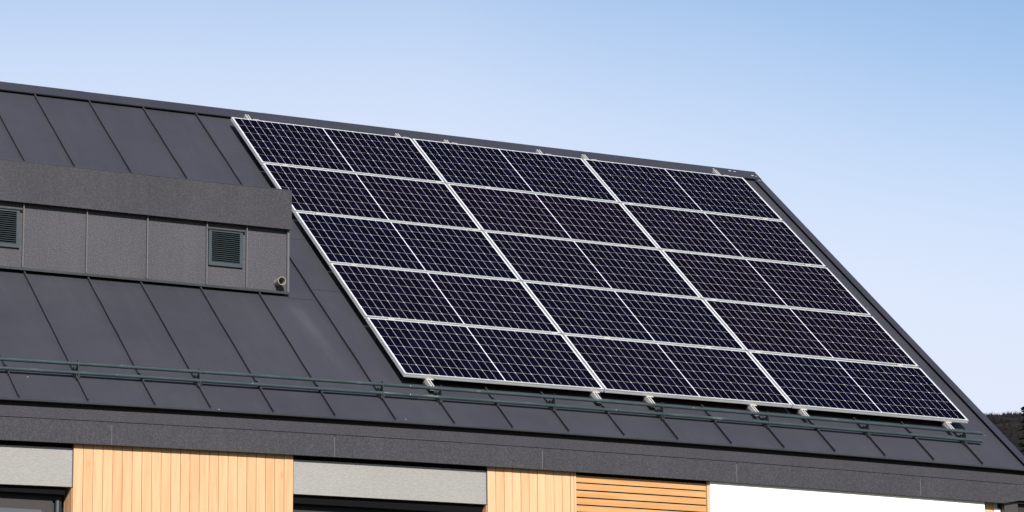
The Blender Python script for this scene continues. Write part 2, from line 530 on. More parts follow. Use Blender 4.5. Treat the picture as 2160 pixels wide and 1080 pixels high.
# ridge cap: folded sheet standing off the roof on both sides
bm = bmesh.new()
def capline(v, h, u): return P(u, v, h)
ra = -9.5; rb = 6.69
hc_ = 0.036
prof = [(-0.205, hc_ - 0.010), (-0.203, hc_), (-0.385, hc_ + 0.004)]
segs = [ra, -7.0, -5.05, -3.05, -1.505, 0.50, 2.5, 4.5, rb]
for a, c in zip(segs, segs[1:]):
    lift = 0.0012 if segs.index(a) % 2 else 0.0
    F = [P(0, v, h + lift) for v, h in prof]
    top = F[-1]
    R1 = Vector((0, top.y + 0.03, top.z - 0.004)); R2 = Vector((0, top.y + 0.20, top.z - 0.150))
    line = F + [R1, R2]
    inner = [q + Vector((0, 0.0, -0.003)) for q in line]
    poly = line + inner[::-1]
    prism(bm, [(a, q.y, q.z) for q in poly], (a, 0, 0), (c + (0.004 if c != rb else 0), 0, 0))
obj('ridge_cap', bm, M['cap'], house)
# ridge vent strip inside the gap
bm = bmesh.new()
a = P(0, -0.30, -0.001); 
prism(bm, [P(ra, -0.292, 0.0), P(ra, -0.292, 0.034), P(ra, -0.32, 0.034), P(ra, -0.32, 0.0)], (ra, 0, 0), (6.60, 0, 0))
obj('ridge_vent_strip', bm, M['black'], house)
# end plug of the ridge cap, smeared with sealant
bm = bmesh.new()
t_ = P(6.69, -0.385, hc_)
prism(bm, [P(6.694, -0.19, hc_ + 0.004), P(6.694, -0.19, -0.10), t_ + Vector((0.004, 0.02, -0.16)), t_ + Vector((0.004, 0.02, 0.003)), t_ + Vector((0.004, 0, 0.006))], (0, 0, 0), (0.006, 0, 0))
obj('ridge_end_plate', bm, M['cap'], house)

# verge flashing with upstand
bm = bmesh.new()
vv = frange(-0.19, 6.03, 20)
rows = []
for v in vv:
    rows.append([bm.verts.new(P(flare(u, v), v, h)) for u, h in ((6.634, -0.004), (6.634, 0.029), (6.608, 0.029), (6.607, 0.033), (6.700, 0.035), (6.704, 0.030), (6.704, -0.05), (6.695, -0.05), (6.695, -0.004))])
for a, c in zip(rows, rows[1:]):
    for k in range(9):
        bm.faces.new((a[k], a[(k + 1) % 9], c[(k + 1) % 9], c[k]))
bm.faces.new(rows[0]); bm.faces.new(rows[-1][::-1])
obj('verge_flashing', bm, M['cap'], house)

# ------------------------------------------------------------------ fascia under the eave
YF, YW = -4.472, -4.410
YS, YL, YH = -4.388, -4.406, -4.428      # render lintels, slatted screen, white wall
def strip(bm, x0, x1, y0, y1, zlo, zhi, n=24, slo=1.0, shi=1.0):
    """a board that follows the sag of the eave"""
    rings = []
    for x in frange(x0, x1, n):
        s = sag(max(x, -6))
        rings.append([bm.verts.new(q) for q in ((x, y0, Z0 + zlo + s * slo), (x, y1, Z0 + zlo + s * slo), (x, y1, Z0 + zhi + s * shi), (x, y0, Z0 + zhi + s * shi))])
    for a, c in zip(rings, rings[1:]):
        for k in range(4):
            bm.faces.new((a[k], a[(k + 1) % 4], c[(k + 1) % 4], c[k]))
    bm.faces.new(rings[0]); bm.faces.new(rings[-1][::-1])
fascia = bmesh.new()
strip(fascia, -9.5, 6.90, YF + 0.004, YF + 0.025, -4.030, -3.937)
obj('fascia_upper', fascia, M['fascia'], house)
bm = bmesh.new()
joints = [-9.5, -7.15, -5.06, -2.972, -0.884, 1.204, 3.295, 5.407, 6.414]
for a, c in zip(joints, joints[1:]):
    strip(bm, a + 0.0015, c - (0.0015 if c < 6.4 else 0), YF, YF + 0.025, -4.232, -4.036, 8)
# the last bay steps up towards the verge
s1, s2 = sag(6.414), sag(6.62)
poly = [(6.4142, YF, Z0 - 4.232 + s1), (6.60, YF, Z0 - 4.192 + s2), (6.90, YF, Z0 - 4.192 + s2), (6.90, YF, Z0 - 4.036 + s2), (6.4142, YF, Z0 - 4.036 + s1)]
prism(bm, poly, (0, 0, 0), (0, 0.025, 0))
obj('fascia_lower', bm, M['fascia'], house)
for x in joints[1:-1]:
    s = sag(max(x, -6))
    bm = bmesh.new()
    box(bm, x - 0.0018, x + 0.0018, YF - 0.0015, YF + 0.02, Z0 - 4.230 + s, Z0 - 4.055 + s)
    obj('joint_strip', bm, M['seam_line'], house)
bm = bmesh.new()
strip(bm, -9.5, 6.90, YF + 0.050, YF + 0.060, -4.203, -3.860)  # near-black backing: deepens the shade in the eave gap by colour
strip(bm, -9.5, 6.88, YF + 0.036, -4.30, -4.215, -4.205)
obj('soffit_and_shade', bm, M['soffit_and_shade'], house)

# ------------------------------------------------------------------ walls under the eave
def zt(z, x): return Z0 + z + sag(max(x, -6))
ZB = -Z0                                       # relative z of the ground
W_OPEN_TOP1, W_OPEN_TOP2 = -4.600, -4.563      # undersides of the two render lintels
# vertical boards
def boards(bm, x0, x1, pitch, y, ztop, zbot, gap=0.0046, th=0.02, n0=0):
    x = x0
    while x < x1 - 0.005:
        xe = min(x + pitch, x1)
        jj = rs.uniform(-0.0015, 0.0015)
        cuts = [ztop]
        zc = ztop - rs.uniform(0.3, 3.0)
        while zc > zbot + 0.4:
            cuts.append(zc); zc -= rs.uniform(1.2, 2.4)
        cuts.append(zbot)
        for a, c in zip(cuts, cuts[1:]):
            e = rs.uniform(-0.0008, 0.0008)
            box(bm, x + gap / 2, xe - gap / 2, y + jj + e, y + th, Z0 + c + 0.0002, Z0 + a - 0.0002)
        x = xe
bm = bmesh.new()
boards(bm, -3.289, -1.255, 0.0885, YW, -4.17, ZB)
obj('timber_cladding', bm, M['wood'], house, bevel=0.0022)
bm = bmesh.new()
boards(bm, 0.668, 1.53, 0.0860, YW, -4.17, ZB)
boards(bm, 1.5315, 1.565, 0.04, YW, -4.17, ZB, 0.003)
boards(bm, 1.5665, 1.589, 0.04, YW - 0.002, -4.17, ZB, 0.002)
obj('timber_cladding', bm, M['wood2'], house, bevel=0.0022)
bm = bmesh.new()                               # dark backing behind the boards
box(bm, -3.27, -1.27, YW + 0.022, YW + 0.20, 0, Z0 - 4.21)
box(bm, 0.69, 1.58, YW + 0.022, YW + 0.20, 0, Z0 - 4.21)
obj('cladding_backing', bm, M['black'], house)
# render lintels with a black strip above
bm = bmesh.new()
strip(bm, -5.9, -3.2915, YS, YS + 0.05, -4.592, -4.262, 10)
strip(bm, -5.9, -3.2915, YW + 0.051, YW + 0.30, -4.585, -4.262, 10)
obj('render_lintel', bm, M['stucco'], house, bevel=0.002)['label'] = 'grey render lintel over the left window'
bm = bmesh.new()
strip(bm, -1.2515, 0.6660, YS, YS + 0.05, -4.568, -4.262, 10, 0.7, 1)
strip(bm, -1.2515, 0.6660, YW + 0.051, YW + 0.30, -4.560, -4.262, 10, 0.7, 1)
obj('render_lintel', bm, M['stucco'], house, bevel=0.002)['label'] = 'grey render lintel over the middle window'
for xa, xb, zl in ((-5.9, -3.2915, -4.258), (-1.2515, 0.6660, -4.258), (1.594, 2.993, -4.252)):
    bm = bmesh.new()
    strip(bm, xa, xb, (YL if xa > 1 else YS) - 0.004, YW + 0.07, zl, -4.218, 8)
    obj('dark_strip', bm, M['black'], house)
# dark seals between cladding and render
for xa, xb, zl in ((-3.2912, -3.2893, 4.63), (-1.2545, -1.2520, 4.585), (0.6662, 0.6678, 4.57)):
    bm = bmesh.new()
    box(bm, xa, xb, YW - 0.001, YW + 0.02, Z0 - zl, Z0 - 4.25)
    obj('edge_seal', bm, M['seam_line'], house)
# white rendered wall and corner
bm = bmesh.new()
box(bm, 3.026, 6.203, YH, -4.2, 0, Z0 - 4.19)
obj('white_wall', bm, M['white'], house, bevel=0.004)
bm = bmesh.new()
box(bm, 6.205, 6.36, YW + 0.045, -4.25, 0, Z0 - 4.225)
obj('timber_corner', bm, M['wood2'], house)
bm = bmesh.new()
box(bm, 6.365, 6.437, YW + 0.040, YW + 0.060, Z0 - 4.352, Z0 - 4.310)
box(bm, 6.362, 6.42, YW + 0.062, -4.25, 0, Z0 - 4.225)
obj('corner_trim', bm, M['backsheet'], house)
bm = bmesh.new()
box(bm, 6.445, 6.608, YW - 0.02, -4.1, Z0 - 5.6, Z0 - 4.245)
obj('gutter_box', bm, M['brownmetal'], house, bevel=0.003)
bm = bmesh.new()
box(bm, 6.612, 6.86, YW + 0.03, -4.1, Z0 - 5.6, Z0 - 4.235)
obj('verge_return', bm, M['soffit_and_shade'], house)
# the rest of the body of the house
bm = bmesh.new()
box(bm, -9.3, -5.9, YW, -4.20, 0, Z0 - 4.23)
prism(bm, [(6.35, -4.19, 0), (6.35, -4.19, Z0 - 4.12), (6.35, ridge.y, ridge.z - 0.35), (6.35, ridge.y + 4.4, Z0 - 4.12), (6.35, ridge.y + 4.4, 0)], (0, 0, 0), (-0.2, 0, 0))
prism(bm, [(-9.3, -4.19, 0), (-9.3, -4.19, Z0 - 4.12), (-9.3, ridge.y, ridge.z - 0.35), (-9.3, ridge.y + 4.4, Z0 - 4.12), (-9.3, ridge.y + 4.4, 0)], (0, 0, 0), (0.2, 0, 0))
box(bm, -9.09, 6.14, ridge.y + 4.2, ridge.y + 4.4, 0, Z0 - 4.15)
obj('rendered_walls', bm, M['white'], house)

# slatted timber screen
bm = bmesh.new()
z = -4.329
slats = [(-4.315, -4.20)]
for k in range(0, 60):
    top = -4.326 - 0.0682 * k
    slats.append((top - 0.0562, top))
for lo, hi in slats:
    strip(bm, 1.594, 2.994, YL + 0.006, YL + 0.018, lo, hi, 8)
obj('slatted_screen', bm, M['slat'], house, bevel=0.002)
bm = bmesh.new()
box(bm, 2.999, 3.0245, YW - 0.003, YW + 0.04, 0, Z0 - 4.20)
obj('timber_edge_board', bm, M['wood2'], house)
bm = bmesh.new()
box(bm, 1.591, 2.9985, YW + 0.06, YW + 0.07, 0, Z0 - 4.20)
obj('screen_backing', bm, M['black'], house)

# reveals: boards returning into the openings
def reveal(bm, x, lo, hi, sgn):
    y = YW + 0.021
    while y < -4.19:
        ye = min(y + 0.088, -4.19)
        box(bm, min(x, x + sgn * 0.018), max(x, x + sgn * 0.018), y + 0.002, ye - 0.002, Z0 + lo, Z0 + hi)
        y = ye
bm = bmesh.new()
reveal(bm, -3.289, ZB, -4.60, 1)
reveal(bm, 0.668, ZB, -4.57, 1)
reveal(bm, -1.255, ZB, -4.57, -1)
obj('timber_reveal', bm, M['wood'], house)

# windows deep in the openings
def window(x0, x1, top, label):
    YG = -4.235
    f = bmesh.new()
    box(f, x0, x1, YG - 0.03, YG + 0.04, Z0 + top - 0.055, Z0 + top)                 # head
    box(f, x1 - 0.055, x1, YG - 0.03, YG + 0.04, 0.6, Z0 + top - 0.056)
    box(f, x0, x0 + 0.055, YG - 0.03, YG + 0.04, 0.6, Z0 + top - 0.056)
    mid = x0 + (x1 - x0) * 0.44
    box(f, mid, mid + 0.07, YG - 0.03, YG + 0.04, 0.6, Z0 + top - 0.056)
    box(f, x0, x1, YG - 0.03, YG + 0.04, 0.5, 0.599)
    wn = obj('window', f, M['winframe'], house, bevel=0.002)
    wn['label'] = label
    g = bmesh.new()
    box(g, x0 + 0.056, mid - 0.001, YG, YG + 0.01, 0.6, Z0 + top - 0.058)
    box(g, mid + 0.071, x1 - 0.056, YG, YG + 0.01, 0.6, Z0 + top - 0.058)
    obj('pane', g, M['glass'], wn)
    h = bmesh.new()
    box(h, x0 - 0.0, x1 + 0.0, YG - 0.11, YG - 0.035, Z0 + top - 0.012, Z0 + top + 0.12)
    obj('blind_box', h, M['black'], wn)  # coloured black to carry the shade under the lintel
    return wn
w1 = window(-5.88, -3.335, -4.680, 'left window under the grey lintel')
bm = bmesh.new()
box(bm, -5.8, -3.415, -4.262, -4.259, Z0 - 5.6, Z0 - 4.737)
obj('screen_blind', bm, M['blind'], w1)
bm = bmesh.new()
box(bm, -5.8, -3.512, -4.270, -4.2635, Z0 - 5.6, Z0 - 4.820)
obj('lower_panel', bm, M['blue_grey'], w1)  # flat blue-grey panel in front of the screen blind
bm = bmesh.new()
box(bm, -3.385, -3.366, -4.285, -4.267, Z0 - 5.6, Z0 - 4.735)
obj('guide_rail', bm, M['bolt'], w1)
w2 = window(-1.24, 0.650, -4.640, 'middle window under the grey lintel')
bm = bmesh.new()
box(bm, -1.235, -0.36, -4.262, -4.259, Z0 - 5.6, Z0 - 4.690)
obj('screen_blind', bm, M['blind'], w2)
bm = bmesh.new()
box(bm, -0.253, 0.57, -4.240, -4.2365, Z0 - 5.6, Z0 - 4.653)
obj('lower_panel', bm, M['lilac'], w2)  # flat lilac panel just in front of the pane
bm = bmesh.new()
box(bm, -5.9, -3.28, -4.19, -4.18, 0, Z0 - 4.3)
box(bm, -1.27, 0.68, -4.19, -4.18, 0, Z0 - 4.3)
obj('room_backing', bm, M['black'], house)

# ------------------------------------------------------------------ dormer
YD, YC = -2.80, -2.866
bm = bmesh.new()
box(bm, -9.0, -0.605, YD, -2.2, Z0 - 2.432, Z0 - 1.75)
prism(bm, [(-0.606, -2.76, Z0 - 2.44), (-0.606, -2.76, Z0 - 1.5), (-0.606, -1.5, Z0 - 1.5)], (0, 0, 0), (-0.03, 0, 0))
dorm = obj('dormer', bm, M['dormer'], house)
bm = bmesh.new()
box(bm, -9.0, -0.587, YC, YC + 0.02, Z0 - 1.838, Z0 - 1.462)
box(bm, -0.607, -0.588, YC + 0.021, -1.75, Z0 - 1.836, Z0 - 1.464)
obj('dormer_fascia', bm, M['dormer_cap'], dorm, bevel=0.002)
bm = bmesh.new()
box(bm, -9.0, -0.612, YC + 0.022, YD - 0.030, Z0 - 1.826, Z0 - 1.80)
obj('dormer_soffit_shade', bm, M['black'], dorm)  # black underside strip, shade below the dormer cap put into its colour
bm = bmesh.new()
box(bm, -9.0, -0.589, YC - 0.003, -1.70, Z0 - 1.461, Z0 - 1.455)
obj('dormer_roof', bm, M['cap'], dorm)
bm = bmesh.new()
DS = [-8.62, -8.02, -7.42, -6.82, -6.22, -5.62, -5.02, -4.42, -3.83, -3.227, -2.619, -2.025, -1.4335, -1.029]
for x in DS:
    j = rs.uniform(-0.001, 0.001)
    bm = bmesh.new()
    box(bm, x - 0.004 + j, x + 0.004 + j, YD - 0.024, YD - 0.0005, Z0 - 2.428, Z0 - 1.80)
    box(bm, x - 0.004 + j, x + 0.006 + j, YD - 0.028, YD - 0.0245, Z0 - 2.428, Z0 - 1.80)
    obj('cladding_rib', bm, M['trim_rib'], dorm)
bm = bmesh.new()
box(bm, -0.612, -0.592, YD - 0.026, YD - 0.0005, Z0 - 2.44, Z0 - 1.80)
obj('corner_trim', bm, M['trim_rib'], dorm)
bm = bmesh.new()
prism(bm, [(-9.0, YD - 0.002, Z0 - 2.432), (-9.0, YD - 0.036, Z0 - 2.434), (-9.0, YD - 0.044, Z0 - 2.459), (-9.0, YD - 0.041, Z0 - 2.460), (-9.0, YD - 0.030, Z0 - 2.438)], (-9.0, 0, 0), (-0.60, 0, 0))
obj('base_flashing', bm, M['flash'], dorm)
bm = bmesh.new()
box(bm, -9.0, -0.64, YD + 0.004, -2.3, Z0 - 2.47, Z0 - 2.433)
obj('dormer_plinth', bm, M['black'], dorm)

# louvred vents
def vent(x0, x1, ztop, zbot, label):
    f = bmesh.new()
    y0, y1 = YD - 0.022, YD - 0.001
    fw = 0.031
    A = Z0 + ztop; B = Z0 + zbot
    box(f, x0, x1, y0, y1, B, B + fw + 0.004)
    box(f, x0, x1, y0, y1, A - 0.016, A)
    box(f, x0, x0 + fw, y0 + 0.0005, y1, B + fw + 0.0041, A - 0.0161)
    box(f, x1 - fw, x1, y0 + 0.0005, y1, B + fw + 0.0041, A - 0.0161)
    r = obj('louvre_vent', f, M['louvre'], dorm, bevel=0.0015)
    r['label'] = label
    s = bmesh.new()
    n = 15
    pitch = (A - 0.016 - (B + fw + 0.006)) / n
    for k in range(n):
        z = B + fw + 0.006 + pitch * k
        poly = [(x0 + fw, y0 + 0.002, z + 0.001), (x0 + fw, y0 + 0.002, z + 0.003), (x0 + fw, y0 + 0.0150, z + pitch * 0.56), (x0 + fw, y0 + 0.0150, z + pitch * 0.46)]
        prism(s, poly, (x0 + fw + 0.0005, 0, 0), (x1 - fw - 0.0005, 0, 0))
    obj('blades', s, M['louvre'], r)
    h = bmesh.new()
    box(h, x0 + 0.002, x1 - 0.002, y1 - 0.001, YD + 0.002, B + 0.01, A - 0.005)
    obj('vent_backing', h, M['black'], r)
    q = bmesh.new()
    box(q, x0 - 0.018, x1 + 0.022, YD - 0.034, YD - 0.0008, A + 0.002, A + 0.010)
    obj('drip_flashing', q, M['flash'], r)
    return r
vent(-1.413, -1.067, -1.903, -2.243, 'small louvred vent near the right end of the dormer')
vent(-3.640, -3.261, -1.905, -2.253, 'louvred vent cut by the left edge of the photo')
# overflow pipe
bm = bmesh.new()
pc = Vector((-0.706, YD, Z0 - 2.352))
seg = 28
rings = []
for r, y in ((0.030, 0.01), (0.036, -0.002), (0.036, -0.088), (0.040, -0.089), (0.040, -0.115), (0.0345, -0.115), (0.034, -0.110), (0.033, 0.0)):
    rings.append([bm.verts.new(pc + Vector((r * cos(2 * pi * k / seg), y, r * sin(2 * pi * k / seg)))) for k in range(seg)])
for a, c in zip(rings, rings[1:]):
    for k in range(seg):
        bm.faces.new((a[k], a[(k + 1) % seg], c[(k + 1) % seg], c[k]))
bm.faces.new(rings[-1])
obj('overflow_pipe', bm, M['ventpipe'], dorm)

# ------------------------------------------------------------------ solar panels
PW, PH, GX, GY, FT = 2.094, 1.038, 0.01726, 0.02478, 0.035
def frame_mesh():
    bm = bmesh.new()
    # section: (inset from outer edge, height)
    sec = [(0.011, FT - 0.0015), (0.011, FT), (0.0, FT), (0.0, FT - 0.013), (0.0022, FT - 0.0145), (0.0022, FT - 0.018), (0.0, FT - 0.0195), (0.0, 0.0), (0.028, 0.0), (0.028, 0.0015), (0.002, 0.0015)]
    n = len(sec)
    cor = []
    for sx_, sy_ in ((-1, -1), (1, -1), (1, 1), (-1, 1)):
        cor.append([bm.verts.new((sx_ * (PW / 2 - i), sy_ * (PH / 2 - i), h)) for i, h in sec])
    for c in range(4):
        a, d = cor[c], cor[(c + 1) % 4]
        for k in range(n - 1):
            bm.faces.new((a[k], d[k], d[k + 1], a[k + 1]))
    return bm
def make_panel():
    t_ = thing('solar_panel', 'x', 'solar panel')
    obj('frame', frame_mesh(), M['frame'], t_, world=False)
    bm = bmesh.new()
    box(bm, -PW / 2 + 0.0105, PW / 2 - 0.0105, -PH / 2 + 0.0105, PH / 2 - 0.0105, FT - 0.006, FT - 0.0016)
    obj('backsheet', bm, M['backsheet'], t_, world=False)
    bm = bmesh.new()
    box(bm, -PW / 2 + 0.003, PW / 2 - 0.003, -PH / 2 + 0.003, PH / 2 - 0.003, FT - 0.009, FT - 0.0065)
    obj('underside', bm, M['underside'], t_, world=False)
    bm = bmesh.new()
    cw, chh = 0.0826, 0.1655
    px_, py_ = 0.0853, 0.16795
    midg = 0.0105
    ch = 0.0065
    z = FT - 0.0008
    for half in (-1, 1):
        for i in range(12):
            xc = half * (midg / 2 + cw / 2 + px_ * i)
            for j in range(6):
                yc = (j - 2.5) * py_
                x0, x1, y0, y1 = xc - cw / 2, xc + cw / 2, yc - chh / 2, yc + chh / 2
                # half cells: chamfers only on the outer pair of corners
                if (i + (0 if half > 0 else 1)) % 2:
                    pts = [(x0, y0), (x1 - ch, y0), (x1, y0 + ch), (x1, y1 - ch), (x1 - ch, y1), (x0, y1)]
                else:
                    pts = [(x0 + ch, y0), (x1, y0), (x1, y1), (x0 + ch, y1), (x0, y1 - ch), (x0, y0 + ch)]
                if half < 0:
                    pass
                bm.faces.new([bm.verts.new((a, c, z)) for a, c in pts])
    obj('cell_grid', bm, M['cell'], t_, world=False)
    return t_
def dup(root):
    r = root.copy(); C.objects.link(r)
    for ch in list(root.children):
        c = ch.copy(); C.objects.link(c); c.parent = r
    return r
ROWN = ['top', 'second', 'middle', 'fourth', 'bottom']
COLN = ['left', 'middle', 'right']
proto = make_panel()
for c in range(3):
    for r in range(5):
        o = proto if (c == 0 and r == 0) else dup(proto)
        uc = c * (PW + GX) + PW / 2
        vc = r * (PH + GY) + PH / 2
        hb = HR - FT
        q = P(uc, vc, hb)
        dx = (P(uc + 1, vc, hb) - P(uc - 1, vc, hb)).normalized()
        dy = (P(uc, vc - 0.5, hb) - P(uc, vc + 0.5, hb)).normalized()
        dz = dx.cross(dy).normalized(); dy = dz.cross(dx)
        mt = Matrix((dx, dy, dz)).transposed().to_4x4()
        mt.translation = q
        o.matrix_world = mt
        o['label'] = {
            (0, 0): 'top left corner panel of the solar array, just below the ridge cap',
            (0, 1): 'solar panel half hidden by the dormer end, second down in the left column',
            (0, 2): 'solar panel beside the dormer wall and overflow pipe, middle of left column',
            (0, 3): 'left column solar panel, one above the bottom row',
            (0, 4): 'bottom left corner panel of the solar array, above the snow guard',
            (1, 0): 'top panel in the middle column of the solar array, under the ridge cap',
            (1, 1): 'middle column solar panel, second down from the ridge',
            (1, 2): 'solar panel at the very centre of the array, third down',
            (1, 3): 'middle column solar panel, one above the bottom row',
            (1, 4): 'bottom panel in the middle column, above the snow guard',
            (2, 0): 'top right corner panel of the array, by the ridge end',
            (2, 1): 'right column solar panel beside the verge, second down from the ridge',
            (2, 2): 'right column solar panel beside the verge, third of five',
            (2, 3): 'right column solar panel beside the verge, one above the bottom row',
            (2, 4): 'bottom right corner panel of the array, beside the end of the snow guard'}[(c, r)]
        o['group'] = 'solar panels mounted on the roof'

# ------------------------------------------------------------------ mounting rails
RAILS = [0.246, 2.000, 2.586, 3.748, 4.330, 6.058]
RLAB = ['leftmost of the six aluminium mounting rails under the solar panels',
        'aluminium mounting rail under the right end of the left panel column',
        'aluminium mounting rail under the left end of the middle panel column',
        'aluminium mounting rail under the right end of the middle panel column',
        'aluminium mounting rail under the left end of the right panel column',
        'rightmost aluminium mounting rail, its tip above the last snow guard bracket']
VBOT = 5 * PH + 4 * GY
hb = HR - FT
for i, u in enumerate(RAILS):
    base = P(u, 2.6, 0)
    t_ = thing('mounting_rail', RLAB[i], 'mounting rail', base, 'mounting rails under the solar panels')
    bm = bmesh.new()
    w2_, H_ = 0.020, 0.038
    va, vb = (-0.19, -0.165, -0.15, -0.185, -0.20, -0.215)[i] , VBOT + 0.135 + rs.uniform(-0.01, 0.01)
    sec = [(-w2_, 0), (w2_, 0), (w2_, H_), (0.007, H_), (0.007, H_ - 0.003), (0.015, H_ - 0.003), (0.015, H_ - 0.014), (-0.015, H_ - 0.014), (-0.015, H_ - 0.003), (-0.007, H_ - 0.003), (-0.007, H_), (-w2_, H_)]
    rows = []
    for v in frange(va, vb, 14):
        rows.append([bm.verts.new(P(u + x, v, hb - H_ - 0.001 + z)) for x, z in sec])
    for a, c in zip(rows, rows[1:]):
        for k in range(len(sec)):
            bm.faces.new((a[k], a[(k + 1) % len(sec)], c[(k + 1) % len(sec)], c[k]))
    for rr_ in (rows[0], rows[-1]):
        bm.faces.new(rr_)
    obj('rail', bm, M['rail'], t_)
    # end clamps hooked over the frames at the eave and ridge ends
    for vE, sg, off in ((VBOT, 1, 0.012), (0.0, -1, 0.030)):
        bm = bmesh.new()
        ua, ub = u - 0.028 + off, u + 0.040 + off
        def pp(v, h): return P(ua, vE + sg * v, hb + h)
        poly = [pp(-0.010, FT + 0.001), pp(-0.010, FT + 0.0045), pp(0.005, FT + 0.0045), pp(0.005, 0.003), pp(0.020, 0.003), pp(0.020, 0.0), pp(0.0015, 0.0), pp(0.0015, FT + 0.001)]
        prism(bm, poly, P(ua, vE), P(ub, vE))
        obj('end_clamp', bm, M['clamp'], t_)
    for r in range(1, 5):
        vm = r * (PH + GY) - GY / 2
        bm = bmesh.new()
        ua, ub = u - 0.02, u + 0.045
        def pp(v, h): return P(ua, vm + v, hb + h)
        prism(bm, [pp(-0.021, FT + 0.001), pp(-0.021, FT + 0.0035), pp(0.021, FT + 0.0035), pp(0.021, FT + 0.001)], P(ua, vm), P(ub, vm))
        prism(bm, [P(u - 0.008, vm - 0.008, hb), P(u - 0.008, vm - 0.008, hb + FT + 0.0005), P(u - 0.008, vm + 0.008, hb + FT + 0.0005), P(u - 0.008, vm + 0.008, hb)], P(u, vm), P(u + 0.016, vm))
        cc = P(u + 0.010, vm, hb + FT + 0.0036)
        tube(bm, [cc, cc + NR * 0.004], 0.006, 6)
        obj('mid_clamp', bm, M['clamp'], t_)
    # seam clamps that carry the rail
    for v in (0.12, 1.3, 2.5, 3.7, 4.9, 5.30):
        bm = bmesh.new()
        for a, c, h0, h1 in ((-0.026, 0.026, 0.026, hb - H_ - 0.0015), (-0.024, -0.0095, 0.004, 0.0255), (0.0055, 0.022, 0.004, 0.0255)):
            prism(bm, [P(u + a, v - 0.03, h0), P(u + a, v - 0.03, h1), P(u + a, v + 0.03, h1), P(u + a, v + 0.03, h0)], P(u + a, v), P(u + c, v))
        obj('seam_clamp', bm, M['bolt'], t_)

# ------------------------------------------------------------------ snow guard
VG = 5.590
ZL, ZU = 0.062, 0.141
guard = thing('snow_guard', 'long two pipe snow guard with dark brackets running along the eave', 'snow guard', P(1.4, VG, 0))
def gp(u, dz, dy=0.0):
    q = P(u, VG, 0); q.z += dz; q.y += dy
    return q
UJ = 0.060
for dz in (ZL, ZU):
    # left run, ends in a crimped sleeve
    for a, b_, sl in ((-8.8, UJ, True), (UJ + 0.004, 6.35, False)):
        bm = bmesh.new()
        pts, rad = [], []
        us_ = frange(a, b_, 30)
        for k, u in enumerate(us_):
            pts.append(gp(u, dz)); rad.append(0.0168)
        marks = [-5.35, -2.78, 3.0] if dz == ZU else [-5.15, -2.82, -1.55, 2.15]
        ev = sorted([(u, 0.0168) for u in us_] + [x for mk in marks if a < mk < b_ - 0.05 for x in ((mk - 0.03, 0.0168), (mk - 0.027, 0.0182), (mk + 0.027, 0.0182), (mk + 0.03, 0.0168))])
        if sl:
            ev = [e for e in ev if e[0] < b_ - 0.09] + [(b_ - 0.088, 0.0168), (b_ - 0.084, 0.0186), (b_, 0.0186)]
        else:
            ev = [(a, 0.0155)] + [e for e in ev if e[0] > a + 0.01]
        tube(bm, [gp(u, dz) for u, r in ev], [r for u, r in ev], 16)
        obj('pipe', bm, M['tube'], guard, smooth=False)
BR = [-8.49, -7.29, -6.22, -5.02, -4.42, -3.207, -2.085, -0.307, 0.283, 1.461, 2.629, 3.808, 4.973, 6.136]
BRK = None
for i, u in enumerate(BR):
    bm = bmesh.new()
    f0 = gp(u, 0)
    # upright plate with the pipe holes, its pointed nose on top
    def q(y, z): return (u + 0.004, f0.y + y, f0.z + z)
    outline = [(-0.012, -0.006), (0.020, 0.010), (0.030, 0.055), (0.022, 0.100), (0.026, 0.150), (0.006, 0.178), (-0.014, 0.166), (-0.020, 0.120), (-0.018, 0.060)]
    prism(bm, [q(y, z) for y, z in outline], (0, 0, 0), (0.006, 0, 0))
    # folded foot that grips the seam, running up the slope
    pr = [(-0.02, 0.004), (-0.02, 0.030), (0.03, 0.060), (0.12, 0.060), (0.125, 0.004)]
    prism(bm, [P(u + 0.0105, VG - a, h) for a, h in pr], P(u, VG), P(u + 0.004, VG))
    prism(bm, [P(u - 0.0150, VG - a, h) for a, h in pr], P(u, VG), P(u + 0.004, VG))
    # stiffening fold between foot and plate
    a0 = P(u + 0.0148, VG - 0.10, 0.045); 
    bm2 = bm
    v1 = [a0, a0 + Vector((0.004, 0, 0)), Vector((u + 0.018, f0.y + 0.02, f0.z + 0.125)), Vector((u + 0.012, f0.y + 0.02, f0.z + 0.125))]
    prism(bm, [a0, Vector((u + 0.011, f0.y + 0.022, f0.z + 0.070)), Vector((u + 0.011, f0.y + 0.020, f0.z + 0.140)), a0 + Vector((0, 0, 0.02))], (0, 0, 0), (0.003, 0, 0))
    for vv_ in (0.035, 0.085):
        c0 = P(u - 0.016, VG - vv_, 0.018)
        tube(bm, [c0 + Vector((-0.012, 0, 0)), c0 + Vector((-0.002, 0, 0)), c0], 0.009, 6)
        tube(bm, [c0 + Vector((0.033, 0, 0)), c0 + Vector((0.048, 0, 0))], 0.010, 6)
    obj('bracket', bm, M['bracket'], guard)

# ------------------------------------------------------------------ ground, hill, far vegetation
def structure(o): o['kind'] = 'structure'; return o
bm = bmesh.new()
nn = 24
gv = [[bm.verts.new((-2500 + 5000 * i / nn, -2500 + 5000 * j / nn, 0.0)) for i in range(nn + 1)] for j in range(nn + 1)]
for j in range(nn):
    for i in range(nn):
        bm.faces.new((gv[j][i], gv[j][i + 1], gv[j + 1][i + 1], gv[j + 1][i]))
structure(obj('ground', bm, M['ground']))

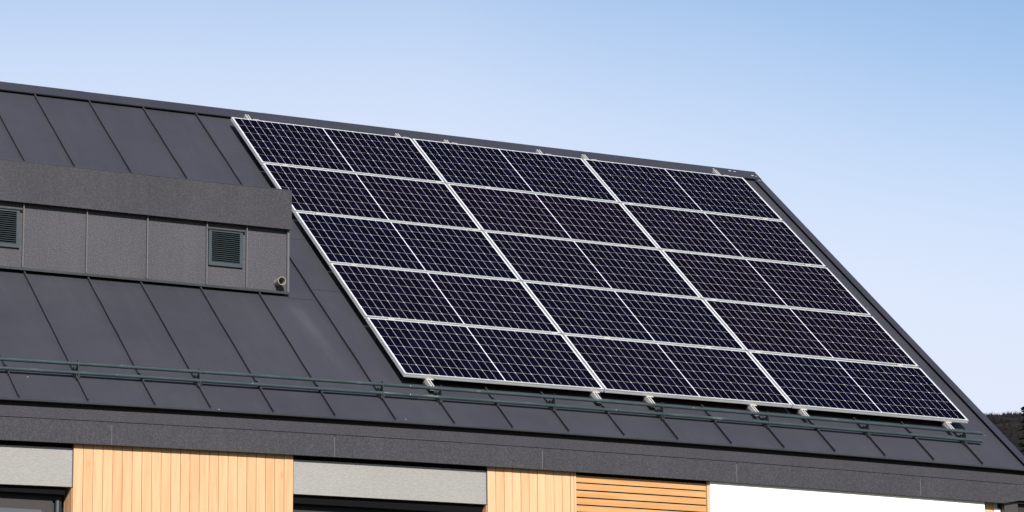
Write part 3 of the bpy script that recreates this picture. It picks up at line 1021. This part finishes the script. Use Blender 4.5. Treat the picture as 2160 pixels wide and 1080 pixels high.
from mathutils import noise as mn
HC = Vector((-12.4, -29.2, 0)); DIR = Vector((0.611, 0.792, 0)).normalized(); SIDE = Vector((DIR.y, -DIR.x, 0))
def hill_h(dist, s):
    """crest about 400 m away, long brow across the view"""
    k = max(0.0, min(1.0, (dist - 150) / 250.0))
    k = k * k * (3 - 2 * k)
    if dist > 400:
        k = 1.0 - 0.15 * min(1, (dist - 400) / 500)
    crest = 63.15 - 0.012 * s + 1.6 * mn.noise(Vector((s * 0.02, dist * 0.01, 1.3))) * (1 if abs(s) > 12 else 0.2)
    fall = 1.0 / (1.0 + math.exp((-s - 170) / 40.0)) * 1.0      # dies away to the left, behind the house
    return crest * k * fall * (1 + 0.0 * s)
bm = bmesh.new()
dl = frange(150, 400, 60) + frange(405, 900, 12)
sl = frange(-330, 420, 150)
gr = [[None] * len(sl) for _ in dl]
for i, d in enumerate(dl):
    for j, s in enumerate(sl):
        p = HC + DIR * d + SIDE * s
        z = hill_h(d, s)
        z += 0.35 * mn.noise(Vector((p.x * 0.3, p.y * 0.3, 0))) * (1 if z > 3 else 0) - 0.3
        gr[i][j] = bm.verts.new((p.x, p.y, z))
for i in range(len(dl) - 1):
    for j in range(len(sl) - 1):
        bm.faces.new((gr[i][j], gr[i][j + 1], gr[i + 1][j + 1], gr[i + 1][j]))
structure(obj('hill', bm, M['hill'], smooth=True))

# scrub of bare bushes over the brow of the hill
bm = bmesh.new()
rg = random.Random(11)
def blade(bm, p, h, wd, lean):
    d = Vector((rg.uniform(-1, 1), rg.uniform(-1, 1), 0)).normalized()
    a = bm.verts.new(p - d * wd); b_ = bm.verts.new(p + d * wd); c = bm.verts.new(p + Vector((lean.x, lean.y, h)))
    bm.faces.new((a, b_, c))
for _ in range(5200):
    s = rg.uniform(-45, 40); d = rg.uniform(335, 402) if rg.random() < 0.75 else rg.uniform(394, 402)
    if s < -14 and rg.random() < 0.7: continue
    p = HC + DIR * d + SIDE * s
    z = hill_h(d, s) - 0.5
    n = rg.randint(3, 7)
    hh = rg.uniform(0.15, 0.5)
    for k in range(n):
        off = Vector((rg.gauss(0, 0.35), rg.gauss(0, 0.35), 0))
        blade(bm, Vector((p.x, p.y, z)) + off, hh * rg.uniform(0.6, 1.2) + 0.2, rg.uniform(0.03, 0.10), Vector((rg.gauss(0, 0.2), rg.gauss(0, 0.2), 0)))
o = obj('hill_scrub', bm, M['twig'])
tag(o, 'brown bare scrub covering the brow of the distant hill', 'scrub', kind='stuff')

# bare saplings on the crest
def sapling(d, s, h, label, seed):
    rr = random.Random(seed)
    p = HC + DIR * d + SIDE * s
    z = hill_h(d, s) - 0.4
    t_ = thing('bare_sapling', label, 'tree', (p.x, p.y, z), 'bare saplings on the hill')
    tr = bmesh.new(); cr = bmesh.new()
    b0 = Vector((p.x, p.y, z))
    tip = b0 + Vector((rr.uniform(-.2, .2), rr.uniform(-.2, .2), h))
    tube(tr, [b0, b0.lerp(tip, 0.5), tip], [0.05, 0.035, 0.01], 5)
    for k in range(34):
        f = rr.uniform(0.25, 1.0)
        q0 = b0.lerp(tip, f)
        a = rr.uniform(0, 2 * pi); L = h * 0.42 * (1.15 - f)
        q1 = q0 + Vector((cos(a) * L * 0.7, sin(a) * L * 0.7, L))
        tube(cr, [q0, q1], [0.016, 0.006], 3)
        for _ in range(3):
            q2 = q0.lerp(q1, rr.uniform(0.3, 0.9)); a2 = rr.uniform(0, 2 * pi)
            tube(cr, [q2, q2 + Vector((cos(a2) * L * 0.3, sin(a2) * L * 0.3, L * 0.35))], [0.009, 0.004], 3)
    obj('trunk', tr, M['bark'], t_); obj('crown', cr, M['bark'], t_)
def s_at(px, d):                                    # where the hill was paced out, along the brow
    x = (px - 1080) / 6577.4
    a = radians(28.129) + math.atan(x / 0.978)
    v_ = Vector((sin(a), cos(a), 0)); k = d / v_.dot(DIR)
    return (v_ * k).dot(SIDE)
sapling(398, s_at(2130, 398), 1.15, 'thin bare sapling alone on the hill crest', 1)
sapling(398, s_at(2116, 398), 0.65, 'tiny bare sapling just left of the taller one on the hill crest', 2)

# dark spruce at the right edge
def spruce(px, d, top, label, seed):
    rr = random.Random(seed)
    s = s_at(px, d)
    p = HC + DIR * d + SIDE * s
    b0 = Vector((p.x, p.y, 0))
    t_ = thing('spruce_tree', label, 'tree', b0)
    tr = bmesh.new(); cr = bmesh.new()
    tube(tr, [b0, b0 + Vector((0, 0, top * 0.5)), b0 + Vector((0, 0, top))], [0.28, 0.17, 0.02], 8)
    n = 75
    for k in range(n):
        f = k / n
        z = 1.5 + (top - 1.5) * f
        R = 3.1 * (1 - f) ** 0.85 + 0.10
        for b_ in range(11):
            a = rr.uniform(0, 2 * pi); L = R * rr.uniform(0.65, 1.08)
            q0 = b0 + Vector((0, 0, z + rr.uniform(-.1, .1)))
            dv = Vector((cos(a), sin(a), 0)); sd_ = Vector((-sin(a), cos(a), 0))
            m_ = 6
            for c in range(m_):
                g = (c + 0.6) / m_
                qq = q0 + dv * L * g + Vector((0, 0, -L * 0.28 * g + 0.12 * L * g * g))
                for sgn in (-1, 1):
                    l2 = 0.10 + L * 0.22 * (1.05 - g)
                    e = qq + (dv * 0.7 + sd_ * sgn * 0.9 + Vector((0, 0, rr.uniform(-.35, .15)))) * l2
                    nn_ = Vector((0, 0, 0.03 + 0.05 * l2))
                    cr.faces.new((cr.verts.new(qq + nn_), cr.verts.new(qq - nn_), cr.verts.new(e)))
    obj('trunk', tr, M['bark'], t_); obj('crown', cr, M['spruce'], t_)
spruce(2166, 120, 20.9, 'tall dark spruce at the right edge, beyond the house', 5)
